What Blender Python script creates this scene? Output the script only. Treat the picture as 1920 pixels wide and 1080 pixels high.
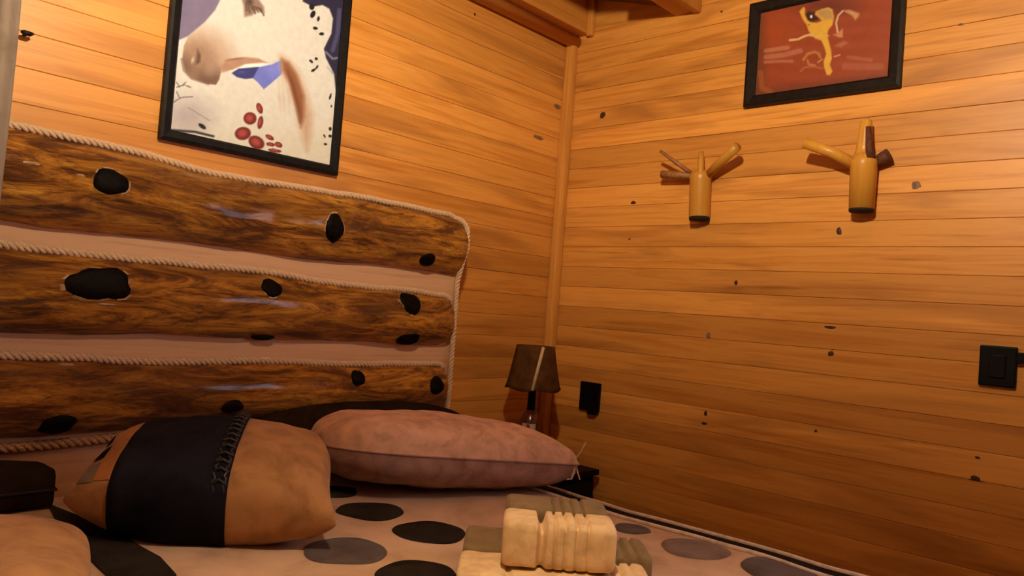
import bpy, bmesh, math, random
import numpy as np
from mathutils import Vector, Matrix, noise
from mathutils.bvhtree import BVHTree

for _o in list(bpy.data.objects):
    bpy.data.objects.remove(_o)
random.seed(7)
scene = bpy.context.scene
COL = scene.collection

# ------------------------------------------------------------------ camera
CAM = Vector((-2.44824, -2.06061, 1.10))
AR = Vector((0.68082083, -0.72849888, 0.07597616))
AU = Vector((-0.07222035, 0.03645579, 0.99672223))
AF = Vector((0.7288808, 0.68407628, 0.02779258))
FPX = 1429.49
cd = bpy.data.cameras.new('camera')
cam = bpy.data.objects.new('camera', cd)
COL.objects.link(cam)
M = Matrix.Identity(4)
for i in range(3):
    M[i][0], M[i][1], M[i][2], M[i][3] = AR[i], AU[i], -AF[i], CAM[i]
cam.matrix_world = M
cd.sensor_width = 36.0
cd.lens = FPX / 1920 * 36
cd.clip_start = 0.02
scene.camera = cam

# ------------------------------------------------------------------ world, daylight through the window, exposure
world = bpy.data.worlds.new('dusk')
scene.world = world
world.use_nodes = True
bg = world.node_tree.nodes['Background']
bg.inputs[0].default_value = (0.42, 0.55, 0.9, 1)
bg.inputs[1].default_value = 0.35
LAMP_STRENGTH = 1750.0
WINDOW_POWER = 22.0
al = bpy.data.lights.new('window_daylight', 'AREA')
al.shape = 'RECTANGLE'
al.size, al.size_y = 0.9, 1.15
al.color = (0.72, 0.78, 1.0)
al.energy = WINDOW_POWER
alo = bpy.data.objects.new('window_daylight', al)
COL.objects.link(alo)
alo.location = (0.16, -2.675, 1.60)
alo.rotation_euler = (0, math.radians(90), 0)     # shines towards -x
vs = scene.view_settings
vs.view_transform = 'Standard'
vs.look = 'None'
vs.exposure = 0.0
vs.gamma = 1.0
vs.use_curve_mapping = False


# ------------------------------------------------------------------ helpers
def ray(px, py):
    return (AR * ((px - 960) / FPX) - AU * ((py - 540) / FPX) + AF)


def at(px, py, axis, val):
    d = ray(px, py)
    return CAM + d * ((val - CAM[axis]) / d[axis])


def project(p):
    q = Vector(p) - CAM
    z = q.dot(AF)
    return 960 + FPX * q.dot(AR) / z, 540 - FPX * q.dot(AU) / z


def s2l(c):
    c = np.asarray(c, dtype=float) / 255.0
    return np.where(c <= 0.04045, c / 12.92, ((c + 0.055) / 1.055) ** 2.4)


def put(name, me, m=None, parent=None, loc=(0, 0, 0), smooth=False):
    if isinstance(me, bmesh.types.BMesh):
        b = me
        me = bpy.data.meshes.new(name)
        bmesh.ops.recalc_face_normals(b, faces=b.faces)
        b.to_mesh(me)
        b.free()
    if smooth:
        for p in me.polygons:
            p.use_smooth = True
    if m is not None and not me.materials:
        for mm in (m if isinstance(m, (list, tuple)) else [m]):
            me.materials.append(mm)
    o = bpy.data.objects.new(name, me)
    COL.objects.link(o)
    o.location = loc
    if parent is not None:
        o.parent = parent
    return o


def thing(name, label, cat, loc=(0, 0, 0), group=None):
    o = bpy.data.objects.new(name, None)
    COL.objects.link(o)
    o.location = loc
    o.empty_display_size = 0.05
    tag(o, label, cat, group)
    return o


def tag(o, label, cat, group=None):
    o['label'] = label
    o['category'] = cat
    if group:
        o['group'] = group
    return o


def struct(o, label=None):
    o['kind'] = 'structure'
    if label:
        o['label'] = label
    return o


def box(b, x0, x1, y0, y1, z0, z1, bev=0.0):
    r = bmesh.ops.create_cube(b, size=1)
    vs_ = r['verts']
    for v in vs_:
        v.co = Vector(((x0 + x1) / 2 + v.co.x * (x1 - x0), (y0 + y1) / 2 + v.co.y * (y1 - y0), (z0 + z1) / 2 + v.co.z * (z1 - z0)))
    if bev > 0:
        es = list({e for v in vs_ for e in v.link_edges})
        bmesh.ops.bevel(b, geom=es, offset=bev, segments=2, affect='EDGES', profile=0.6)


def boxmesh(*a):
    b = bmesh.new()
    box(b, *a)
    return b


def tube(b, pts, rads, n=10, cap=True, flat=1.0, updir=None):
    """a swept tube through pts; rads one number or one per point"""
    pts = [Vector(p) for p in pts]
    if not isinstance(rads, (list, tuple)):
        rads = [rads] * len(pts)
    rings = []
    prev = None
    for i, p in enumerate(pts):
        t = (pts[min(i + 1, len(pts) - 1)] - pts[max(i - 1, 0)]).normalized()
        if prev is None:
            ref = Vector(updir) if updir else (Vector((0, 0, 1)) if abs(t.z) < 0.9 else Vector((1, 0, 0)))
            a = (ref - t * ref.dot(t)).normalized()
        else:
            a = (prev - t * prev.dot(t)).normalized()
        prev = a
        c = t.cross(a)
        rings.append([b.verts.new(p + (a * math.cos(k * 2 * math.pi / n) + c * (flat * math.sin(k * 2 * math.pi / n))) * rads[i]) for k in range(n)])
    for i in range(len(rings) - 1):
        for k in range(n):
            b.faces.new((rings[i][k], rings[i][(k + 1) % n], rings[i + 1][(k + 1) % n], rings[i + 1][k]))
    if cap:
        b.faces.new(rings[0][::-1])
        b.faces.new(rings[-1])


def lathe(b, prof, c, n=24):
    rings = []
    for r, z in prof:
        rings.append([b.verts.new((c[0] + r * math.cos(k * 2 * math.pi / n), c[1] + r * math.sin(k * 2 * math.pi / n), c[2] + z)) for k in range(n)])
    for i in range(len(rings) - 1):
        for k in range(n):
            b.faces.new((rings[i][k], rings[i][(k + 1) % n], rings[i + 1][(k + 1) % n], rings[i + 1][k]))
    b.faces.new(rings[0][::-1])
    b.faces.new(rings[-1])


# ------------------------------------------------------------------ materials
class NT:
    def __init__(s, name):
        s.m = bpy.data.materials.new(name)
        s.m.use_nodes = True
        s.t = s.m.node_tree
        s.p = s.t.nodes['Principled BSDF']

    def n(s, ty, **kw):
        nd = s.t.nodes.new(ty)
        for k, v in kw.items():
            if k.startswith('i_'):
                nd.inputs[k[2:].replace('_', ' ')].default_value = v
            else:
                setattr(nd, k, v)
        return nd

    def l(s, a, b):
        s.t.links.new(a, b)

    def set(s, **kw):
        for k, v in kw.items():
            s.p.inputs[k.replace('_', ' ')].default_value = v

    def coords(s, scale, world_space=True, offs=True):
        g = s.n('ShaderNodeNewGeometry').outputs['Position'] if world_space else s.n('ShaderNodeTexCoord').outputs['Object']
        if offs:
            oi = s.n('ShaderNodeObjectInfo')
            mu = s.n('ShaderNodeVectorMath', operation='SCALE')
            mu.inputs[0].default_value = (7.3, 5.1, 3.7)
            s.l(oi.outputs['Random'], mu.inputs['Scale'])
            ad = s.n('ShaderNodeVectorMath', operation='ADD')
            s.l(g, ad.inputs[0])
            s.l(mu.outputs[0], ad.inputs[1])
            g = ad.outputs[0]
        mp = s.n('ShaderNodeMapping')
        mp.inputs['Scale'].default_value = scale
        s.l(g, mp.inputs['Vector'])
        return mp.outputs[0]

    def noise(s, vec, scale=1.0, detail=4, rough=0.55, dist=0.0):
        nd = s.n('ShaderNodeTexNoise')
        nd.inputs['Scale'].default_value = scale
        nd.inputs['Detail'].default_value = detail
        nd.inputs['Roughness'].default_value = rough
        nd.inputs['Distortion'].default_value = dist
        s.l(vec, nd.inputs['Vector'])
        return nd.outputs['Fac']

    def ramp(s, fac, stops):
        r = s.n('ShaderNodeValToRGB')
        e = r.color_ramp.elements
        while len(e) < len(stops):
            e.new(0.5)
        for i, (p, c) in enumerate(stops):
            e[i].position = p
            e[i].color = (*c, 1) if len(c) == 3 else c
        s.l(fac, r.inputs[0])
        return r.outputs[0]

    def mix(s, fac, a, b, mode='MIX'):
        mx = s.n('ShaderNodeMix', data_type='RGBA', blend_type=mode)
        if isinstance(fac, (int, float)):
            mx.inputs[0].default_value = fac
        else:
            s.l(fac, mx.inputs[0])
        for i, v in ((6, a), (7, b)):
            if isinstance(v, tuple):
                mx.inputs[i].default_value = (*v, 1)
            else:
                s.l(v, mx.inputs[i])
        return mx.outputs[2]

    def bump(s, h, strength=0.3, dist=0.002):
        b = s.n('ShaderNodeBump')
        b.inputs['Strength'].default_value = strength
        b.inputs['Distance'].default_value = dist
        s.l(h, b.inputs['Height'])
        s.l(b.outputs[0], s.p.inputs['Normal'])

    def color(s, c):
        s.l(c, s.p.inputs['Base Color'])
        return s.m


def plain(name, c, rough=0.6, var=0.25, scale=40, bump=0.2, spec=0.4, metal=0.0):
    k = NT(name)
    v = k.coords((1, 1, 1), offs=False)
    f = k.noise(v, scale, 4)
    col = k.ramp(f, [(0.3, tuple(x * (1 - var) for x in c)), (0.7, tuple(min(1, x * (1 + var)) for x in c))])
    k.set(Roughness=rough, Specular_IOR_Level=spec, Metallic=metal)
    k.bump(f, bump, 0.002)
    return k.color(col)


def wood(name, axis, light=(0.72, 0.325, 0.066), mid=(0.55, 0.195, 0.024), dark=(0.20, 0.055, 0.010), stain=1.0, rough=0.42):
    k = NT(name)

    def sc(along, across):
        return tuple(along if i == axis else across for i in range(3))
    grain = k.noise(k.coords(sc(1.3, 28)), 1.0, 6, 0.55, 0.9)
    col = k.ramp(grain, [(0.28, mid), (0.5, light), (0.72, tuple(0.5 * (a + b) for a, b in zip(mid, light)))])
    streak = k.noise(k.coords(sc(3.2, 85)), 1.0, 3, 0.5, 0.4)
    sm = k.ramp(streak, [(0.58, (0, 0, 0)), (0.80, (0.8, 0.8, 0.8))])
    col = k.mix(sm, col, k.mix(0.6, col, dark))
    blot = k.noise(k.coords(sc(1.3, 9.0)), 1.0, 3, 0.55, 0.6)
    bm_ = k.ramp(blot, [(0.50, (0, 0, 0)), (0.70, (1.0 * stain,) * 3)])
    col = k.mix(bm_, col, k.mix(0.52, col, dark))
    oi = k.n('ShaderNodeObjectInfo')
    tone = k.ramp(oi.outputs['Random'], [(0.0, (0.80, 0.76, 0.72)), (0.5, (0.97, 0.95, 0.93)), (1.0, (1.12, 1.12, 1.15))])
    col = k.mix(1.0, col, tone, 'MULTIPLY')
    k.set(Roughness=rough, Specular_IOR_Level=0.35)
    k.bump(grain, 0.12, 0.002)
    return k.color(col)


WOODX = wood('pine_boards_along_x', 0)
WOODY = wood('pine_boards_along_y', 1)
WOODZ = wood('pine_post', 2, light=(0.58, 0.255, 0.05), mid=(0.48, 0.19, 0.03), stain=0.4)
BEAMW = wood('orange_beam_wood', 0, light=(0.62, 0.26, 0.05), mid=(0.52, 0.20, 0.03), stain=0.3)
DARKW = wood('dark_ceiling_wood', 1, light=(0.20, 0.085, 0.045), mid=(0.15, 0.06, 0.032), dark=(0.08, 0.03, 0.015))
JOINT = plain('dark_joint', (0.09, 0.035, 0.012), 0.9)
KNOTM = plain('wall_knot', (0.045, 0.018, 0.008), 0.6, 0.5, 120)
KNOTG = plain('grey_wall_knot', (0.20, 0.11, 0.06), 0.6, 0.5, 120)
BOARD = wood('headboard_backing', 0, light=(0.80, 0.50, 0.30), mid=(0.72, 0.43, 0.25), dark=(0.4, 0.2, 0.09), stain=0.4, rough=0.6)


def log_mat():
    k = NT('varnished_log')
    g = k.noise(k.coords((4.2, 16, 22)), 1.0, 9, 0.74, 0.9)
    col = k.ramp(g, [(0.32, (0.03, 0.009, 0.002)), (0.43, (0.15, 0.046, 0.006)), (0.52, (0.46, 0.175, 0.017)), (0.64, (0.78, 0.37, 0.042))])
    fine = k.noise(k.coords((16, 60, 75)), 1.0, 5, 0.65, 1.0)
    fm = k.ramp(fine, [(0.53, (0, 0, 0)), (0.68, (0.8, 0.8, 0.8))])
    col = k.mix(fm, col, (0.07, 0.023, 0.006))
    big = k.noise(k.coords((1.7, 5, 7)), 1.0, 3, 0.5, 0.5)
    bgm = k.ramp(big, [(0.5, (0, 0, 0)), (0.72, (0.7, 0.7, 0.7))])
    col = k.mix(bgm, col, (0.10, 0.035, 0.008))
    k.set(Roughness=0.5, Specular_IOR_Level=0.25, Coat_Weight=0.4, Coat_Roughness=0.12)
    k.bump(g, 0.8, 0.02)
    return k.color(col)


LOGM = log_mat()
LOGKNOT = plain('black_log_knot', (0.004, 0.0025, 0.002), 0.6, 0.6, 90, 1.0, 0.06)
LOGRIM = plain('pale_knot_rim', (0.40, 0.24, 0.12), 0.35, 0.4, 120, 0.6)
ROPE = plain('natural_rope', (0.62, 0.43, 0.27), 0.85, 0.22, 260, 0.4, 0.1)
ROPEF = plain('fuzzy_rope', (0.52, 0.30, 0.14), 0.95, 0.4, 330, 1.0, 0.1)
FRAME = plain('black_picture_frame', (0.007, 0.006, 0.006), 0.5, 0.5, 60, 0.2, 0.15)
FRAMEB = plain('dark_brown_picture_frame', (0.012, 0.007, 0.005), 0.5, 0.4, 60, 0.2, 0.15)
BLACKP = plain('black_plastic', (0.0015, 0.0015, 0.002), 0.5, 0.2, 60, 0.05, 0.12)
BAMBOO = wood('bamboo', 2, light=(0.66, 0.32, 0.045), mid=(0.56, 0.25, 0.03), dark=(0.3, 0.12, 0.03), stain=0.3, rough=0.35)
BAMBOOD = plain('bamboo_inside_and_shade', (0.10, 0.030, 0.012), 0.7, 0.4, 90)
BAMBOOB = plain('brown_bamboo', (0.30, 0.13, 0.045), 0.5, 0.4, 90)
ENDSHADE = plain('shaded_bamboo_end', (0.012, 0.006, 0.004), 0.8)  # shade in the open bamboo ends, put into a black colour


def cloth(name, c, var=0.12, scale=16, weave=520, rough=0.9, blot=(0.8, 0.75, 0.7)):
    k = NT(name)
    v = k.coords((1, 1, 1), offs=False)
    f = k.noise(v, scale, 5, 0.6, 0.4)
    col = k.ramp(f, [(0.3, tuple(x * (1 - var) * b for x, b in zip(c, blot))), (0.55, c), (0.75, tuple(min(1, x * (1 + var)) for x in c))])
    w = k.noise(v, weave, 2)
    k.set(Roughness=rough, Specular_IOR_Level=0.15 if max(c) > 0.05 else 0.05, Sheen_Weight=0.12 if max(c) > 0.05 else 0.0)
    mixh = k.n('ShaderNodeMath', operation='MULTIPLY_ADD')
    k.l(f, mixh.inputs[0])
    mixh.inputs[1].default_value = 3.0
    k.l(w, mixh.inputs[2])
    k.bump(mixh.outputs[0], 0.35, 0.002)
    return k.color(col)


BEIGE = cloth('beige_suede', (0.41, 0.205, 0.075), blot=(0.72, 0.66, 0.6))
PINKB = cloth('rosy_beige_suede', (0.80, 0.52, 0.355), 0.15, 22)
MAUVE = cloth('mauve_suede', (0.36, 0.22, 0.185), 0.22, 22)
NAVY = cloth('navy_leather', (0.007, 0.0065, 0.012), 0.3, 14, rough=0.7)
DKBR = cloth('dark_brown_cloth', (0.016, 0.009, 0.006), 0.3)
LACE = plain('black_lacing', (0.012, 0.010, 0.012), 0.45, 0.4, 200)
ORANGEP = cloth('tan_patch', (0.42, 0.17, 0.05))
GREYP = cloth('grey_brown_patch_cloth', (0.095, 0.072, 0.066), 0.25)
TAUPEP = cloth('taupe_patch_cloth', (0.20, 0.135, 0.105), 0.25)
BLKP = cloth('black_hide_patch_cloth', (0.018, 0.013, 0.011), 0.4)
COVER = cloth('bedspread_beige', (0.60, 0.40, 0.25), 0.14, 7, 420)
PIPING = cloth('pale_piping', (0.82, 0.72, 0.62), 0.1, 40)
TOWB = cloth('sand_terry', (0.80, 0.56, 0.28), 0.06, 30, 900)
TOWO = cloth('olive_terry', (0.25, 0.165, 0.07), 0.08, 30, 900)
CURT = cloth('grey_brown_curtain_cloth', (0.30, 0.24, 0.185), 0.1, 12)
SHADE = plain('brown_hide_shade', (0.085, 0.036, 0.012), 0.8, 0.35, 30, 0.3, 0.05)
SEAM = plain('pale_lamp_seam', (0.62, 0.48, 0.28), 0.5, 0.15, 90)
STRING = plain('pale_string', (0.66, 0.47, 0.33), 0.8, 0.2, 200)
REDGL = plain('dark_red_bottle', (0.085, 0.016, 0.008), 0.2, 0.3, 50, 0.05, 0.6)
WHITEL = plain('cream_label', (0.55, 0.46, 0.34), 0.6, 0.2, 60)
REDL = plain('red_label', (0.35, 0.03, 0.02), 0.6, 0.2, 60)
PALE = plain('plain_white', (0.7, 0.68, 0.63), 0.5, 0.05)
FLOORM = wood('floor_boards', 0, light=(0.22, 0.10, 0.045), mid=(0.17, 0.075, 0.03), stain=0.6)

# ------------------------------------------------------------------ room shell
ROOM_X, ROOM_Y, CEIL = -3.7, -3.6, 2.62
struct(put('floor', boxmesh(ROOM_X, 0.1, ROOM_Y, 0.1, -0.08, 0), FLOORM))
struct(put('ceiling', boxmesh(ROOM_X, 0.1, ROOM_Y, 0.1, CEIL, CEIL + 0.06), DARKW))
wl = struct(put('wall_left', boxmesh(ROOM_X, 0.1, 0.016, 0.1, 0, CEIL), JOINT))
b = bmesh.new()
WY0, WY1, WZ0, WZ1, PE = -3.25, -2.10, 1.15, 2.05, -1.80
box(b, 0.016, 0.1, PE, 0.016, 0, CEIL)
wr = struct(put('wall_right', b, JOINT))
b = bmesh.new()
box(b, 0.0, 0.1, WY1, PE, 0, CEIL)
box(b, 0.0, 0.1, ROOM_Y, WY0, 0, CEIL)
box(b, 0.0, 0.1, WY0, WY1, 0, WZ0)
box(b, 0.0, 0.1, WY0, WY1, WZ1, CEIL)
struct(put('wall_right_window_side', b, WOODY))
struct(put('wall_front', boxmesh(ROOM_X - 0.1, ROOM_X, ROOM_Y, 0.1, 0, CEIL), DARKW))
struct(put('wall_back', boxmesh(ROOM_X, 0.1, ROOM_Y - 0.1, ROOM_Y, 0, CEIL), DARKW))
b = bmesh.new()
WM_ = (WY0 + WY1) / 2
for a in ((WY0, WY0 + .05, WZ0, WZ1), (WY1 - .05, WY1, WZ0, WZ1), (WY0, WY1, WZ0, WZ0 + .05), (WY0, WY1, WZ1 - .05, WZ1), (WM_ - .02, WM_ + .02, WZ0, WZ1)):
    box(b, 0.03, 0.08, a[0], a[1], a[2], a[3])
win = struct(put('window_1', b, WOODY))
kg = NT('window_glass')
tr = kg.n('ShaderNodeBsdfTransparent')
gl = kg.n('ShaderNodeBsdfGlossy')
gl.inputs['Roughness'].default_value = 0.02
ms = kg.n('ShaderNodeMixShader')
ms.inputs[0].default_value = 0.06
kg.l(tr.outputs[0], ms.inputs[1])
kg.l(gl.outputs[0], ms.inputs[2])
kg.l(ms.outputs[0], kg.t.nodes['Material Output'].inputs['Surface'])
for y0, y1 in ((WY0 + .05, WM_ - .02), (WM_ + .02, WY1 - .05)):
    put('pane', boxmesh(0.052, 0.058, y0, y1, WZ0 + .05, WZ1 - .05), kg.m, win)


def planks(wall, along, joints, m):
    """one board per joint interval, chamfered long edges, 16 mm thick, ends 1.5 mm apart"""
    cache = {}
    for i in range(len(joints) - 1):
        z0, z1 = joints[i], joints[i + 1]
        h = z1 - z0 - 0.0007
        key = round(h, 4)
        if key not in cache:
            me = bpy.data.meshes.new('plank')
            b = bmesh.new()
            c = 0.0013
            L = 3.68 if along == 'x' else 1.80
            prof = [(0.015, -h / 2), (c, -h / 2), (0, -h / 2 + c), (0, h / 2 - c), (c, h / 2), (0.015, h / 2)]
            ends = []
            for s in (0, 1):
                row = []
                for d, z in prof:
                    row.append(b.verts.new((-L * s, d, z) if along == 'x' else (d, -L * s, z)))
                ends.append(row)
            for k in range(len(prof)):
                k2 = (k + 1) % len(prof)
                b.faces.new((ends[0][k], ends[0][k2], ends[1][k2], ends[1][k]))
            b.faces.new(ends[0])
            b.faces.new(ends[1][::-1])
            bmesh.ops.recalc_face_normals(b, faces=b.faces)
            b.to_mesh(me)
            b.free()
            me.materials.append(m)
            cache[key] = me
        dv = random.uniform(-0.0006, 0.0008)
        if along == 'x':
            put('plank', cache[key], None, wall, (0, dv, (z0 + z1) / 2))
        else:
            put('plank', cache[key], None, wall, (dv, 0, (z0 + z1) / 2))


jl = [1.6576 + 0.083 * n for n in range(-19, 12)]
jl[0] = 0.01
jr = [1.6995 + 0.0812 * n for n in range(-20, 12)]
jr[0] = 0.01
planks(wl, 'x', jl, WOODX)
planks(wr, 'y', jr, WOODY)

# knots of the boards: small irregular plugs standing 0.4 mm proud of the wood
for px, py, rx, ry, mm in ((1130, 216, 8, 10, KNOTM), (1718, 347, 9, 11, KNOTG), (1573, 434, 6, 11, KNOTM), (1380, 530, 5, 10, KNOTM),
                           (1557, 614, 11, 4, KNOTM), (1558, 663, 9, 9, KNOTM), (1323, 775, 5, 10, KNOTM), (1321, 794, 8, 5, KNOTM), (1530, 808, 4, 5, KNOTM),
                           (1833, 858, 6, 5, KNOTM), (1829, 897, 11, 9, KNOTM), (1187, 380, 6, 4, KNOTM), (1353, 22, 5, 5, KNOTM), (1328, 630, 4, 9, KNOTG),
                           (1180, 448, 4, 3, KNOTG), (1802, 45, 5, 4, KNOTG)):
    p = at(px, py, 0, 0)
    dist = (p - CAM).dot(AF)
    b = bmesh.new()
    vsr = []
    cz = b.verts.new((-0.0016, 0, 0))
    for k in range(14):
        a = k * 2 * math.pi / 14
        rr = random.uniform(0.8, 1.15)
        vsr.append(b.verts.new((0.001, rr * rx * dist / FPX * 1.3 * math.cos(a), rr * ry * dist / FPX * math.sin(a))))
    for k in range(14):
        b.faces.new((cz, vsr[k], vsr[(k + 1) % 14]))
    put('knot', b, mm, wr, p)
for px, py, rx, ry in ((890, 27, 5, 6), (1010, 258, 12, 4), (1045, 200, 10, 6)):
    p = at(px, py, 1, 0)
    dist = (p - CAM).dot(AF)
    b = bmesh.new()
    vsr = []
    cz = b.verts.new((0, -0.0016, 0))
    for k in range(14):
        a = k * 2 * math.pi / 14
        rr = random.uniform(0.8, 1.15)
        vsr.append(b.verts.new((rr * rx * dist / FPX * 1.3 * math.cos(a), 0.001, rr * ry * dist / FPX * math.sin(a))))
    for k in range(14):
        b.faces.new((cz, vsr[k], vsr[(k + 1) % 14]))
    put('knot', b, KNOTG if px > 1000 else KNOTM, wl, p)

# corner post, beam along the left wall, cornice, rafter
b = bmesh.new()
box(b, -0.042, 0.0, -0.042, 0.0, 0.0, 2.245, 0.012)
struct(put('trim_1', b, WOODZ))
b = bmesh.new()
box(b, ROOM_X, 0.0, -0.095, 0.0, 2.258, CEIL, 0.004)
struct(put('trim_2', b, BEAMW))
b = bmesh.new()
tube(b, [(ROOM_X, -0.028, 2.236), (-0.0, -0.028, 2.236)], 0.026, 12)
struct(put('trim_3', b, BEAMW, smooth=True))
b = bmesh.new()
box(b, -0.028, 0.0, -0.122, -0.095, 2.245, CEIL, 0.008)
struct(put('trim_4', b, WOODZ))
b = bmesh.new()
box(b, -0.34, 0.0, -0.585, -0.503, 2.25, CEIL, 0.004)
raf = struct(put('trim_5', b, BEAMW))
b = bmesh.new()
box(b, -0.36, 0.0, -0.612, -0.585, 2.24, CEIL, 0.008)
struct(put('trim_6', b, WOODZ))
b = bmesh.new()
pv = [(-0.503, 2.283), (-0.122, 2.40), (-0.122, 2.44), (-0.503, 2.323)]
ra = [b.verts.new((-0.001, y, z)) for y, z in pv]
rb = [b.verts.new((-0.9, y, z + 0.0)) for y, z in pv]
for k in range(4):
    b.faces.new((ra[k], ra[(k + 1) % 4], rb[(k + 1) % 4], rb[k]))
b.faces.new(ra)
b.faces.new(rb[::-1])
struct(put('trim_7', b, DARKW))

# ------------------------------------------------------------------ log headboard
HX0, HX1 = -2.24, -0.655
hb = thing('log_headboard', 'rustic headboard of three varnished knotty logs with rope edging on left wall', 'headboard', (-1.45, -0.06, 0.30))


def hput(name, b, m, parent=None, smooth=False):
    o = put(name, b, m, parent or hb, smooth=smooth)
    if parent is None:
        o.location = -Vector(hb.location)
    return o


b = bmesh.new()
bev = boxmesh(HX0, HX1 + 0.006, -0.108, -0.004, 0.30, 1.385)
es = [e for e in bev.edges if abs(e.verts[0].co.y - e.verts[1].co.y) > 0.03 and e.verts[0].co.z > 1]
bmesh.ops.bevel(bev, geom=es, offset=0.05, segments=5, affect='EDGES')
hput('backing_board', bev, BOARD)
b.free()

LOGS = [  # centre height left, right; half height left, right; seed
    (1.310, 1.300, 0.101, 0.099, 3.0),
    (1.068, 1.042, 0.096, 0.087, 11.0),
    (0.821, 0.817, 0.089, 0.080, 23.0)]
NS, NC = 110, 40
log_objs, log_tops = [], []


def log_section(i, s):
    zl, zr, rl, rr, sd = LOGS[i]
    x = HX0 + 0.01 + (HX1 - HX0 - (0.015, 0.040, 0.045)[i]) * s
    wob = noise.noise(Vector((x * 1.7, sd, 0)))
    zc = zl + (zr - zl) * s + 0.008 * wob
    r = rl + (rr - rl) * s + 0.011 * noise.noise(Vector((x * 2.3, sd + 5, 0)))
    return x, zc, r


for i in range(3):
    b = bmesh.new()
    rings = []
    sd = LOGS[i][4]
    tops = []
    for k in range(NS + 1):
        s = k / NS
        x, zc, r = log_section(i, s)
        e = min(s, 1 - s) * NS
        endr = 1.0 if e >= 3 else (0.80 + 0.20 * math.sqrt(1 - (1 - e / 3) ** 2))
        ring = []
        tz = -9
        for j in range(NC):
            a = 2 * math.pi * j / NC
            ca, sa = math.cos(a), math.sin(a)
            n1 = noise.noise(Vector((x * 6, ca * 2 + sd, sa * 2)))
            n2 = noise.noise(Vector((x * 14, ca * 5 + sd, sa * 5)))
            rr = r * endr * (1 + 0.055 * n1 + 0.028 * n2)
            y = -0.098 - 0.080 * rr / 0.1 * ca
            y = min(y, -0.100)
            v = Vector((x, y, zc + rr * sa))
            ring.append(b.verts.new(v))
            if abs(a - math.pi * 0.40) < 0.09:
                tz = max(tz, v.z)
                ty = v.y
        tops.append(Vector((x, ty, tz)))
        rings.append(ring)
    for k in range(NS):
        for j in range(NC):
            b.faces.new((rings[k][j], rings[k][(j + 1) % NC], rings[k + 1][(j + 1) % NC], rings[k + 1][j]))
    b.faces.new(rings[0])
    b.faces.new(rings[-1][::-1])
    bmesh.ops.recalc_face_normals(b, faces=b.faces)
    bvh = BVHTree.FromBMesh(b)
    o = hput('log', b, LOGM, smooth=True)
    o['label'] = ['top log with glossy golden grain', 'middle log with a big dark hollow', 'bottom log, half behind the pillows'][i]
    log_objs.append((o, bvh))
    log_tops.append(tops)


def log_knot(i, px, py, rx, ry, rim=True, seed=0, skew=0.0):
    o, bvh = log_objs[i]
    d = ray(px, py).normalized()
    hit, nrm, _, dist = bvh.ray_cast(CAM, d)
    if hit is None:
        return
    t = Vector((1, 0, 0))
    t = (t - nrm * t.dot(nrm)).normalized()
    u = nrm.cross(t)
    sc = (hit - CAM).dot(AF) / FPX
    fx = sc * rx / math.sqrt(max(0.2, 1 - d.dot(t) ** 2))
    fy = sc * ry * 1.03
    n = 22
    rnd = random.Random(seed + px)
    jag = 0.34 if rx > 40 else 0.17
    ro = [rnd.uniform(1 - jag, 1 + jag) for _ in range(n)]
    ro = [(ro[k - 1] + ro[k] * 2 + ro[(k + 1) % n]) / 4 for k in range(n)]

    def ring(b, f, h):
        out = []
        for k in range(n):
            a = 2 * math.pi * k / n
            c = math.cos(a) * f * ro[k]
            if c < 0:
                c *= 1 + skew
            base = hit + t * (c * fx) + u * (math.sin(a) * f * ro[k] * fy)
            q = bvh.ray_cast(base + nrm * 0.08, -nrm)
            p0 = q[0] if q[0] is not None else base
            out.append(b.verts.new(p0 + nrm * h))
        return out
    b = bmesh.new()
    R = [ring(b, 1.0, 0.001), ring(b, 0.92, 0.005), ring(b, 0.6, 0.0085), ring(b, 0.3, 0.0075)]
    for q in range(3):
        for k in range(n):
            b.faces.new((R[q][k], R[q][(k + 1) % n], R[q + 1][(k + 1) % n], R[q + 1][k]))
    b.faces.new(R[3])
    put('knot', b, LOGKNOT, o, smooth=True)
    if rim:
        b = bmesh.new()
        R = [ring(b, 1.13, -0.001), ring(b, 1.08, 0.002), ring(b, 1.0, 0.002)]
        for q in range(2):
            for k in range(n):
                if rnd.random() < 0.40:
                    b.faces.new((R[q][k], R[q][(k + 1) % n], R[q + 1][(k + 1) % n], R[q + 1][k]))
        put('knot_rim', b, LOGRIM, o, smooth=True)


for a in ((0, 207, 342, 30, 25, True), (0, 628, 429, 17, 25, True), (0, 801, 487, 14, 14, False),
          (1, 200, 530, 44, 34, True, 0, 0.7), (1, 509, 541, 18, 20, True), (1, 770, 566, 17, 22, True), (1, 765, 636, 22, 14, False), (1, 492, 631, 20, 7, False),
          (2, 108, 797, 30, 24, False), (2, 672, 708, 13, 15, False), (2, 819, 722, 13, 16, False), (2, 437, 762, 20, 12, False)):
    log_knot(*a)
# chipped pale spots of bare wood on the logs
for i, px, py, rx, ry in ((0, 151, 329, 10, 4), (1, 748, 563, 5, 4), (1, 200, 571, 26, 3), (0, 60, 306, 22, 4), (2, 125, 683, 20, 4)):
    o, bvh = log_objs[i]
    hit, nrm, _, dist = bvh.ray_cast(CAM, ray(px, py).normalized())
    if hit is None:
        continue
    t = (Vector((1, 0, 0)) - nrm * nrm.x).normalized()
    u = nrm.cross(t)
    sc = (hit - CAM).dot(AF) / FPX
    b = bmesh.new()
    cv = b.verts.new(hit + nrm * 0.003)
    rv = [b.verts.new(hit + t * (math.cos(k * .524) * rx * sc * random.uniform(.8, 1.2)) + u * (math.sin(k * .524) * ry * sc) - nrm * 0.001) for k in range(12)]
    for k in range(12):
        b.faces.new((cv, rv[k], rv[(k + 1) % 12]))
    put('chip', b, LOGRIM, o)


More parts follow.
